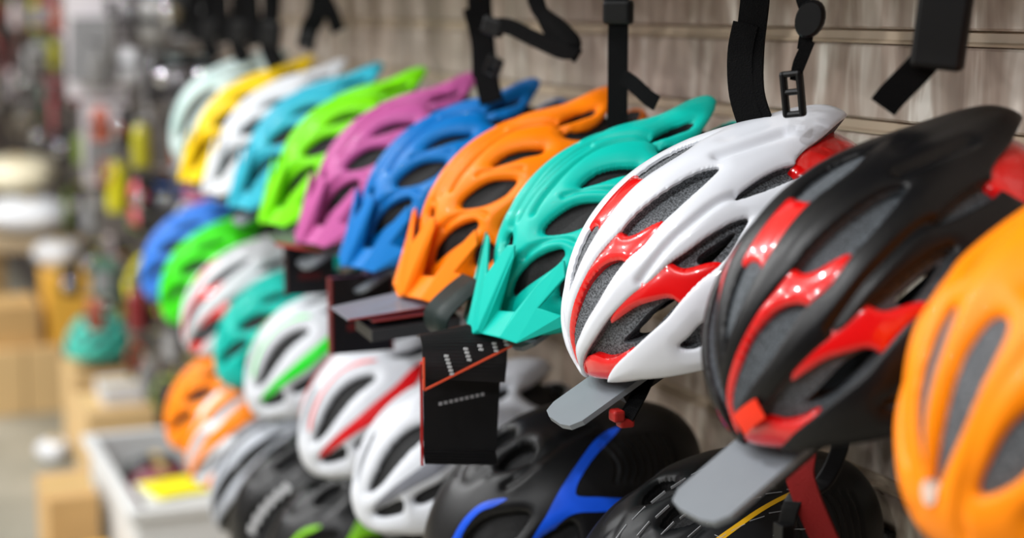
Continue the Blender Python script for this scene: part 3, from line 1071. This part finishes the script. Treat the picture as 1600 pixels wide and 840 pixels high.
def quadline(a, b, wd, mtl, nm, root, Mr):
    a, b = Vector(a), Vector(b)
    t = (b - a).normalized()
    n = Vector((0, -t.z, t.y)) * wd / 2
    off = Vector((-.0008, 0, 0))
    v = [a - n, b - n, b + n, a + n]
    mbq = MB().add([tuple(p) for p in v] + [tuple(p + off) for p in v],
                   [(0, 1, 2, 3), (7, 6, 5, 4), (0, 4, 5, 1), (1, 5, 6, 2), (2, 6, 7, 3), (3, 7, 4, 0)])
    return to_local(mbq, Mr).build(nm, mtl, root)


quadline(fl(0, 0), fl(0, 1), .0018, ORLINE, 'border_line', flap, M)
quadline(fl(0, 1), fl(1, 1), .0018, ORLINE, 'border_line', flap, M)
for i, (u, v, n) in enumerate(((.28, .1, 6), (.50, -.05, 4), (.66, -.1, 2), (.82, -.1, 3), (.95, -.2, 2))):
    p = fl(u, v)
    for k in range(n):
        quadline(p + Vector((0, .0010 * k - .004, -.0032 * k)), p + Vector((0, .0010 * k - .0005, -.0032 * k - .0006)), .0020, PRINT, 'print_mark', flap, M)
for k in range(9):
    y = -.336 + .0048 * k
    quadline((-1.3045, y, -.3335 + .0006 * k + H), (-1.3045, y + .0032, -.3333 + .0006 * k + H), .0030, mat('faded_print', (150, 150, 154), .6), 'print_mark', cover, M)

# curled leaflet beside it
r, M = new_tag('curled dark green-black leaflet left of the teal peak', -1.36, -.30, -.25)
mb = MB().ribbon([(-1.365, -.280, -.238 + H), (-1.365, -.300, -.252 + H), (-1.365, -.316, -.268 + H), (-1.365, -.314, -.285 + H), (-1.365, -.298, -.295 + H), (-1.365, -.275, -.297 + H)],
                 .060, .0012, (1, 0, 0))
to_local(mb, M).build('sheet', mat('green_black_card', (6, 26, 24), .5, spec=.2), r, smooth=True)

# fanned leaflets under the orange helmet
for lab, c, q, d in (
        ('pale grey leaflet on top of the fan under the orange peak', (118, 122, 132), [(-1.47, -.366, -.2885), (-1.53, -.366, -.2865), (-1.53, -.258, -.270), (-1.47, -.258, -.279)], (0, 0, .0015)),
        ('red-edged leaflet in the middle of the fan under the orange peak', (88, 30, 34), [(-1.46, -.345, -.2895), (-1.52, -.345, -.2885), (-1.52, -.256, -.277), (-1.46, -.256, -.2835)], (0, 0, .0012)),
        ('folded black leaflet at the bottom of the fan under the orange peak', (20, 20, 22), [(-1.45, -.350, -.306), (-1.50, -.350, -.303), (-1.50, -.262, -.290), (-1.45, -.262, -.300)], (0, 0, .011))):
    r, M = new_tag(lab, -1.5, -.31, -.29)
    to_local(slabq(MB(), q, d), M).build('sheet', mat('leaflet_%d' % c[0], c, .35), r)
    q2 = [(x, y - .0015 if y < -.30 else y, z + .0006) for x, y, z in q]
    e = slabq(MB(), [q[0], (q[0][0] + .0012, q[0][1], q[0][2]), (q[3][0] + .0012, q[3][1], q[3][2]), q[3]], (0, 0, d[2] + .0003))
    to_local(e, M).build('edge', mat('leaflet_edge_%d' % c[0], (150, 60, 58) if c[0] > 30 else (60, 60, 64), .4), r)

# box-like tags under the blue, pink and lime helmets
for lab, X, y0, y1, z0, z1, edge in (
        ('tall black booklet tag with dark red edges under the blue helmet', -1.70, -.318, -.250, -.285, -.368, (96, 20, 24)),
        ('black booklet tag under the pink helmet', -1.95, -.302, -.244, -.280, -.345, (40, 20, 22))):
    r, M = new_tag(lab, X, (y0 + y1) / 2, z0)
    to_local(MB().box((X, (y0 + y1) / 2, (z0 + z1) / 2 + H), (.012, y1 - y0, z0 - z1)), M).build('cover', CARD, r, bevel=.001)
    em = mat('edge_%d' % edge[0], edge, .5)
    for y in (y0, y1):
        to_local(MB().box((X, y, (z0 + z1) / 2 + H), (.0135, .0022, z0 - z1)), M).build('page_edge', em, r)
    to_local(MB().box((X + .0065, (y0 + y1) / 2, z0 * .35 + z1 * .65 + H), (.001, (y1 - y0) * .5, .008)), M).build('print_band', mat('dark_red_print', (86, 20, 22), .5), r)
    mb = MB().ribbon([(X, (y0 + y1) / 2, z0 + .03 + H), (X, (y0 + y1) / 2, z0 + .01 + H), (X, (y0 + y1) / 2, z0 - .008 + H)], .003, .001, (0, 1, 0), 2)
    to_local(mb, M).build('loop', WEB, r)
r, M = new_tag('grey leaflet with coral red edge under the pink peak', -1.93, -.28, -.27)
to_local(slabq(MB(), [(-1.90, -.325, -.275), (-1.96, -.325, -.270), (-1.96, -.250, -.278), (-1.90, -.250, -.290)], (0, 0, .0016)), M).build('sheet', mat('grey_card', (92, 94, 98), .4), r)
to_local(slabq(MB(), [(-1.898, -.326, -.2765), (-1.90, -.326, -.2765), (-1.90, -.250, -.2915), (-1.898, -.250, -.2915)], (0, 0, .0042)), M).build('edge', mat('coral_edge', (225, 92, 80), .5), r)

# ------------------------------------------------------------------ goods along the wall beyond the helmets
CARDB = mat('cardboard', (196, 158, 104), .8, var=.08, scale=12)
CARDY = mat('cardboard_yellow', (226, 170, 62), .75, var=.06, scale=12)
CARDP = mat('cardboard_pale', (214, 180, 128), .8, var=.06, scale=12)
TAPE = mat('packing_tape', (206, 178, 120), .3)


def carton(label, x0, x1, y0, y1, z0, z1, m, lid=True):
    c = ((x0 + x1) / 2, (y0 + y1) / 2)
    r = empty('cardboard_box', (c[0], c[1], z0 + H))
    tag(r, label, 'box', 'cardboard boxes on the floor along the wall')
    h = z1 - z0
    body = MB().box((0, 0, h / 2), (x1 - x0, y1 - y0, h)).build('body', m, r, bevel=.003)
    for s in (-1, 1):
        MB().box((s * (x1 - x0) / 4, 0, h + .002), ((x1 - x0) / 2 - .003, y1 - y0 - .002, .003)).build('flap', m, r)
    MB().box((0, 0, h + .0042), (.05, y1 - y0 + .001, .001)).build('tape', TAPE, body)
    return r


carton('brown cardboard box standing alone in front of the white crate', -3.80, -3.58, -.42, -.312, -1.30, -1.05, CARDB)
carton('small yellowish box between the brown box and the white crate', -3.50, -3.38, -.365, -.308, -1.30, -1.13, CARDY)
carton('low brown box against the wall behind the white crate', -4.72, -4.46, -.215, -.03, -1.30, -1.08, CARDP)
carton('pale box at floor level, left of the pair at the far end', -5.72, -5.45, -.42, -.275, -1.30, -1.09, CARDP)
carton('pale box at floor level, right of the pair at the far end', -5.70, -5.45, -.27, -.155, -1.30, -1.09, CARDP)
carton('tan box stacked on the far left floor box', -5.75, -5.50, -.375, -.215, -1.087, -.955, CARDB)
carton('yellow box standing highest on the far stack', -5.75, -5.50, -.185, -.035, -1.087, -.865, CARDY)
carton('tan box on the shelf behind the white parcels', -7.0, -6.6, -.42, -.22, -1.30, -.80, CARDB)
carton('brown box beneath the teal ball-like helmet', -5.1, -4.85, -.20, -.01, -1.30, -1.05, CARDP)
carton('grey-white small carton on the low brown box', -4.68, -4.52, -.16, -.05, -1.077, -1.03, mat('white_carton', (206, 206, 208), .6))


def parcel(label, c, s, col, seed, name='parcel_bag'):
    """soft wrapped lump"""
    n, mrows = 20, 10
    rr = random.Random(seed)
    ph = [rr.uniform(0, 6) for _ in range(6)]
    prof = []
    mbp = MB()
    v = []
    for i in range(mrows + 1):
        t = math.pi * i / mrows
        for j in range(n):
            a = 2 * math.pi * j / n
            k = 1 + .10 * math.sin(3 * a + ph[0]) * math.sin(t) + .07 * math.sin(5 * a + 4 * t + ph[1]) * math.sin(t) + .05 * math.sin(9 * a + ph[2]) * math.sin(t)
            v.append((s[0] / 2 * k * math.sin(t) ** .7 * math.cos(a), s[1] / 2 * k * math.sin(t) ** .7 * math.sin(a), s[2] / 2 * (1 - math.cos(t)) * (1 if t > 1.6 else 1)))
    f = [(i * n + j, i * n + (j + 1) % n, (i + 1) * n + (j + 1) % n, (i + 1) * n + j) for i in range(mrows) for j in range(n)]
    r = empty(name, (c[0], c[1], c[2] + H))
    mbp.add(v, f).build('wrapping', mat('wrap_%d_%d_%d' % col, col, .3, var=.08, scale=20, bump=.5, bscale=40), r, smooth=True)
    MB().box((0, 0, s[2] * .99), (s[0] * .5, .02, .006)).build('tape', TAPE, r)
    return tag(r, label, 'bag', 'wrapped parcels and bags on the far shelves')


parcel('big cream-topped white bag on the far shelf at the left edge', (-6.35, -.185, -.665), (.46, .33, .125), (236, 226, 196), 1)
parcel('big white bag slumped below the cream one', (-6.2, -.165, -.80), (.46, .30, .13), (222, 224, 228), 2)
parcel('grey-white bag lying over the tan boxes', (-5.72, -.12, -.862), (.22, .16, .09), (206, 206, 208), 3)
parcel('white wrapped bundle on the floor beside the box below the teal ball', (-4.86, -.26, -1.30), (.12, .10, .06), (226, 228, 232), 4)
slab('trim_2', (-6.3, -.22, -.81 + H), (1.0, .42, .02), mat('shelf_board', (160, 140, 110), .6))
helmet('child_helmet', 'mint teal ball-like helmet lying on the far boxes', 'trail_bare', dict(shell=plastic('mint_shell', (70, 190, 170)), foam=EPS),
       -4.95, -.10, -.985, .2, .9, 'helmets beyond the display rows')

# white plastic crate with dark goods and a yellow note
CR = mat('white_crate', (216, 218, 218), .4, var=.03)
r = empty('storage_crate', (-3.57, -.155, -1.30 + H))
tag(r, 'open white plastic crate of dark goods on the floor below the helmets', 'crate')
cx, cy, ch = .64, .265, .30
MB().box((0, 0, .01), (cx - .04, cy - .04, .02)).build('base', CR, r)
for sx in (-1, 1):
    MB().box((sx * (cx / 2 - .006), 0, ch / 2), (.010, cy - .012, ch)).build('side', CR, r, bevel=.002)
for sy in (-1, 1):
    MB().box((0, sy * (cy / 2 - .006), ch / 2), (cx - .02, .010, ch)).build('side', CR, r, bevel=.002)
rimb = MB()
for sx in (-1, 1):
    rimb.box((sx * cx / 2, 0, ch), (.028, cy + .03, .020))
for sy in (-1, 1):
    rimb.box((0, sy * cy / 2, ch), (cx - .028, .028, .020))
rimb.build('rim', CR, r, bevel=.004)
for k, (x, y, sx_, sy_, c) in enumerate(((-.02, 0, .15, .20, (24, 24, 26)), (.13, 0, .15, .22, (120, 40, 60)), (.24, .01, .10, .20, (22, 22, 24)), (-.16, 0, .13, .22, (36, 34, 38)))):
    p = parcel('%s pouch in the white crate, %s from the aisle end' % ({24: 'black', 36: 'dark grey', 22: 'jet black', 120: 'maroon', 60: 'mid grey', 40: 'charcoal'}[c[0]],
                                                                     ('second', 'third', 'fourth', 'first')[k]),
               (-3.57 - x, -.155 + y * .8, -1.20), (sx_ * .9, sy_ * .8, .17), c, 20 + k, 'accessory_pouch')
    p['category'] = 'pouch'
    p['group'] = 'pouches in the white crate'
for z, part in ((-1.157, 0),):
    pass
r = empty('yellow_note', (-3.36, -.19, -.985 + H), .2)
MB().box((0, 0, .003), (.12, .11, .004)).build('sheet', mat('yellow_paper', (250, 236, 10), .6), r)
MB().box((.03, 0, .0055), (.01, .07, .001)).build('print_band', mat('grey_print', (200, 196, 60), .6), r)
tag(r, 'bright yellow paper note lying on the near end of the crate', 'note')
r = empty('white_carton_lid', (-3.36, -.16, -1.0 + H))
MB().box((0, 0, .006), (.17, .20, .010)).build('lid', CR, r, bevel=.003)
MB().box((0, 0, .0115), (.10, .02, .002)).build('handle_ridge', CR, r)
tag(r, 'white plastic lid laid across the near end of the crate', 'lid')


# hanging accessories on hooks
PAL = [((130, 34, 38), 'red'), ((190, 190, 194), 'pale grey'), ((44, 42, 44), 'black'), ((120, 118, 116), 'grey'), ((160, 78, 56), 'rust orange'),
       ((118, 140, 56), 'leaf green'), ((206, 190, 192), 'pinkish white'), ((70, 66, 68), 'charcoal'), ((170, 164, 30), 'yellow'), ((150, 136, 112), 'beige'),
       ((60, 110, 90), 'bottle green'), ((176, 74, 84), 'coral pink')]
HOOK = mat('chrome_hook', (205, 205, 208), .06, metal=1.0, var=.02)
KINDS = ['blister_pack', 'bicycle_bell', 'bottle_tube', 'tool_pouch', 'pump_tube', 'cable_coil']
KWORD = dict(blister_pack='blister pack', bicycle_bell='carded bicycle bell', bottle_tube='bottle-shaped tube', tool_pouch='zip pouch',
             pump_tube='slim pump', cable_coil='coiled cable lock')
SHINE = mat('clear_blister', (128, 128, 130), .10, coat=1.0, var=.15)
acc_mesh = {}


def acc_parts(kind):
    if kind in acc_mesh:
        return acc_mesh[kind]
    out = []

    def part(nm, mb, role, smooth=False):
        me = bpy.data.meshes.new(nm)
        me.from_pydata(mb.v, [], mb.f)
        me.materials.append(None)
        if smooth:
            me.polygons.foreach_set('use_smooth', [True] * len(me.polygons))
        out.append((nm, me, role))
    if kind == 'blister_pack':
        part('card', MB().box((0, 0, -.075), (.085, .002, .15)), 'col')
        part('bubble', MB().box((0, -.016, -.085), (.06, .03, .085), None, .8), 'shine')
    elif kind == 'bicycle_bell':
        part('card', MB().box((0, 0, -.065), (.08, .002, .13)), 'dark')
        m = MB().lathe([(.006, -.02), (.02, -.018), (.024, 0), (.024, .012), (.018, .022), (.006, .026)], 14)
        m.v = [(x, -z - .02, y - .07) for x, y, z in m.v]
        part('bell_body', m, 'col', True)
        m = MB().lathe([(.024, .020), (.024, .024), (.021, .0266), (.016, .0292), (.010, .0310), (.004, .0318)], 18)
        m.v = [(x, -z - .02, y - .07) for x, y, z in m.v]
        part('lens', m, 'chrome', True)  # added chrome dome, shaped to throw lamp glints into the blur; not a lens
    elif kind == 'bottle_tube':
        part('body', MB().lathe([(.01, -.17), (.03, -.168), (.032, -.16), (.032, -.06), (.026, -.04), (.014, -.03), (.014, -.02)], 16), 'col', True)
        part('cap', MB().lathe([(.008, 0), (.016, 0), (.017, -.022), (.008, -.022)][::-1], 12), 'shine', True)
    elif kind == 'tool_pouch':
        m = MB().lathe([(.02, -.15), (.045, -.14), (.05, -.10), (.045, -.03), (.02, -.015)], 16, (0, 0, 0), 1, .5)
        part('body', m, 'col', True)
        part('strap', MB().box((0, -.026, -.08), (.085, .003, .018)), 'dark')
    elif kind == 'pump_tube':
        part('barrel', MB().lathe([(.006, -.24), (.012, -.238), (.012, -.06), (.009, -.055), (.009, -.01), (.004, -.008)], 12), 'col', True)
        part('grip', MB().lathe([(.008, -.06), (.016, -.058), (.016, -.012), (.008, -.010)], 12), 'dark', True)
    else:
        pts = [(.045 * math.cos(a), .012 * math.sin(3.1 * a), -.07 + .055 * math.sin(a)) for a in np.linspace(0, 12.4, 40)]
        part('coil', MB().ribbon(pts, .010, .010, (0, 1, 0), 2), 'col', True)
        part('lock', MB().box((0, -.012, -.13), (.022, .022, .04)), 'dark')
    acc_mesh[kind] = out
    return out


ORD = ['first', 'second', 'third', 'fourth', 'fifth', 'sixth', 'seventh', 'eighth', 'ninth', 'tenth', 'eleventh', 'twelfth', 'thirteenth', 'fourteenth',
       'fifteenth', 'sixteenth', 'seventeenth', 'eighteenth', 'nineteenth', 'twentieth']


def accessory(kind, col, cname, x, y, z, rz, label, sc=1.0):
    r = empty(kind, (x, y, z + H), rz)
    r.scale = (sc, sc, sc)
    cm = mat('goods_%d_%d_%d' % col, col, .35, var=.12, scale=25, coat=.4)
    for nm, me, role in acc_parts(kind):
        inst(nm, me, {'col': cm, 'dark': BLACKP, 'shine': SHINE, 'chrome': HOOK}[role], r)
    m2 = MB().ribbon([(x, -.001, z + .012 + H), (x, y * .5, z + .010 + H), (x, y - .012, z + .006 + H), (x, y - .022, z + .016 + H)], .006, .006, (1, 0, 0), 3)
    Mr = Matrix.Translation((x, y, z + H)) @ Matrix.Rotation(rz, 4, 'Z') @ Matrix.Scale(sc, 4)
    to_local(m2, Mr).build('hook', HOOK, r)
    tag(r, label, 'accessory', 'accessories hanging beyond the helmets')
    return r


TAKEN = [(-5.06, -4.84, -.20, 0, -1.10, -.87)]
HGT = dict(blister_pack=.15, bicycle_bell=.13, bottle_tube=.17, tool_pouch=.15, pump_tube=.24, cable_coil=.16)


def free_spot(kind, x, y, z, sc, add=True):
    b = (x - .048 * sc, x + .048 * sc, y - .045 * sc, y + .045 * sc, z - HGT[kind] * sc, z + .008)
    ok = all(b[1] < t[0] or b[0] > t[1] or b[3] < t[2] or b[2] > t[3] or b[5] < t[4] or b[4] > t[5] for t in TAKEN)
    if ok or add == 'force':
        TAKEN.append(b)
    return ok


# the ones that stand out in the blur
accessory('blister_pack', (206, 200, 204), 'white', -4.62, -.13, .06, 1.1, 'large white card pack hanging high beside a dark column', 2.0)
accessory('blister_pack', (196, 188, 192), 'white', -4.58, -.12, -.25, 1.2, 'second large pinkish card pack just below the large white one', 1.5)
accessory('bottle_tube', (214, 206, 20), 'yellow', -4.5, -.105, -.38, .6, 'bright yellow tube hanging alone at mid height', .95)
accessory('tool_pouch', (226, 84, 104), 'pink', -4.15, -.10, -.41, .6, 'coral pink pouch next to a blue round bell', .85)
accessory('bicycle_bell', (10, 80, 190), 'blue', -3.95, -.105, -.38, .9, 'bright blue round bell on a card next to the coral pouch', 1.1)
accessory('cable_coil', (222, 214, 20), 'yellow', -4.05, -.105, -.58, .9, 'yellow coiled cable lock hanging below the blue bell', 1.25)
free_spot('blister_pack', -4.62, -.13, .06, 2.0, 'force')
free_spot('blister_pack', -4.58, -.12, -.25, 1.5, 'force')
free_spot('bottle_tube', -4.5, -.105, -.38, .95, 'force')
free_spot('tool_pouch', -4.15, -.10, -.41, .85, 'force')
free_spot('bicycle_bell', -3.95, -.105, -.38, 1.1, 'force')
free_spot('cable_coil', -4.05, -.105, -.58, 1.25, 'force')
xs = [-3.27 - .13 * i - .0080 * i * i for i in range(20)]
for ci, x in enumerate(xs):
    for ri in range(8):
        z = .17 - .135 * ri + rnd.uniform(-.007, .007)
        if x < -5.2 and z < -.40 or z < -.72 and ci > 9 or (ci < 2 and ri > 6):
            continue
        kind = KINDS[(ci * 5 + ri * 7 + rnd.randrange(3)) % 6]
        col, cn = PAL[rnd.randrange(len(PAL))]
        if ri < 3 and ci < 7:
            col, cn = PAL[rnd.choice((2, 3, 7, 1))]
        if ci > 15:
            col, cn = PAL[rnd.choice((0, 2, 4, 7, 0))]
        for layer in range(2 if rnd.random() < .65 else 1):
            y = -.075 - .085 * layer - rnd.uniform(0, .012)
            if layer:
                kind = KINDS[rnd.randrange(6)]
                col, cn = PAL[rnd.choice((2, 3, 7, 1, 9))] if ri < 3 and ci < 7 else PAL[rnd.randrange(len(PAL))]
            x1, rz, sc = x + rnd.uniform(-.012, .012), rnd.uniform(.1, 1.2), rnd.uniform(.62, .76)
            for kd in (kind, 'blister_pack', 'bicycle_bell'):
                if free_spot(kd, x1, y, z, sc):
                    place = 'in front' if layer else 'at the back'
                    accessory(kd, col, cn, x1, y, z, rz, f'{cn} {KWORD[kd]} {place}, {ORD[ri]} down, {ORD[ci]} hook column past the helmets', sc)
                    break
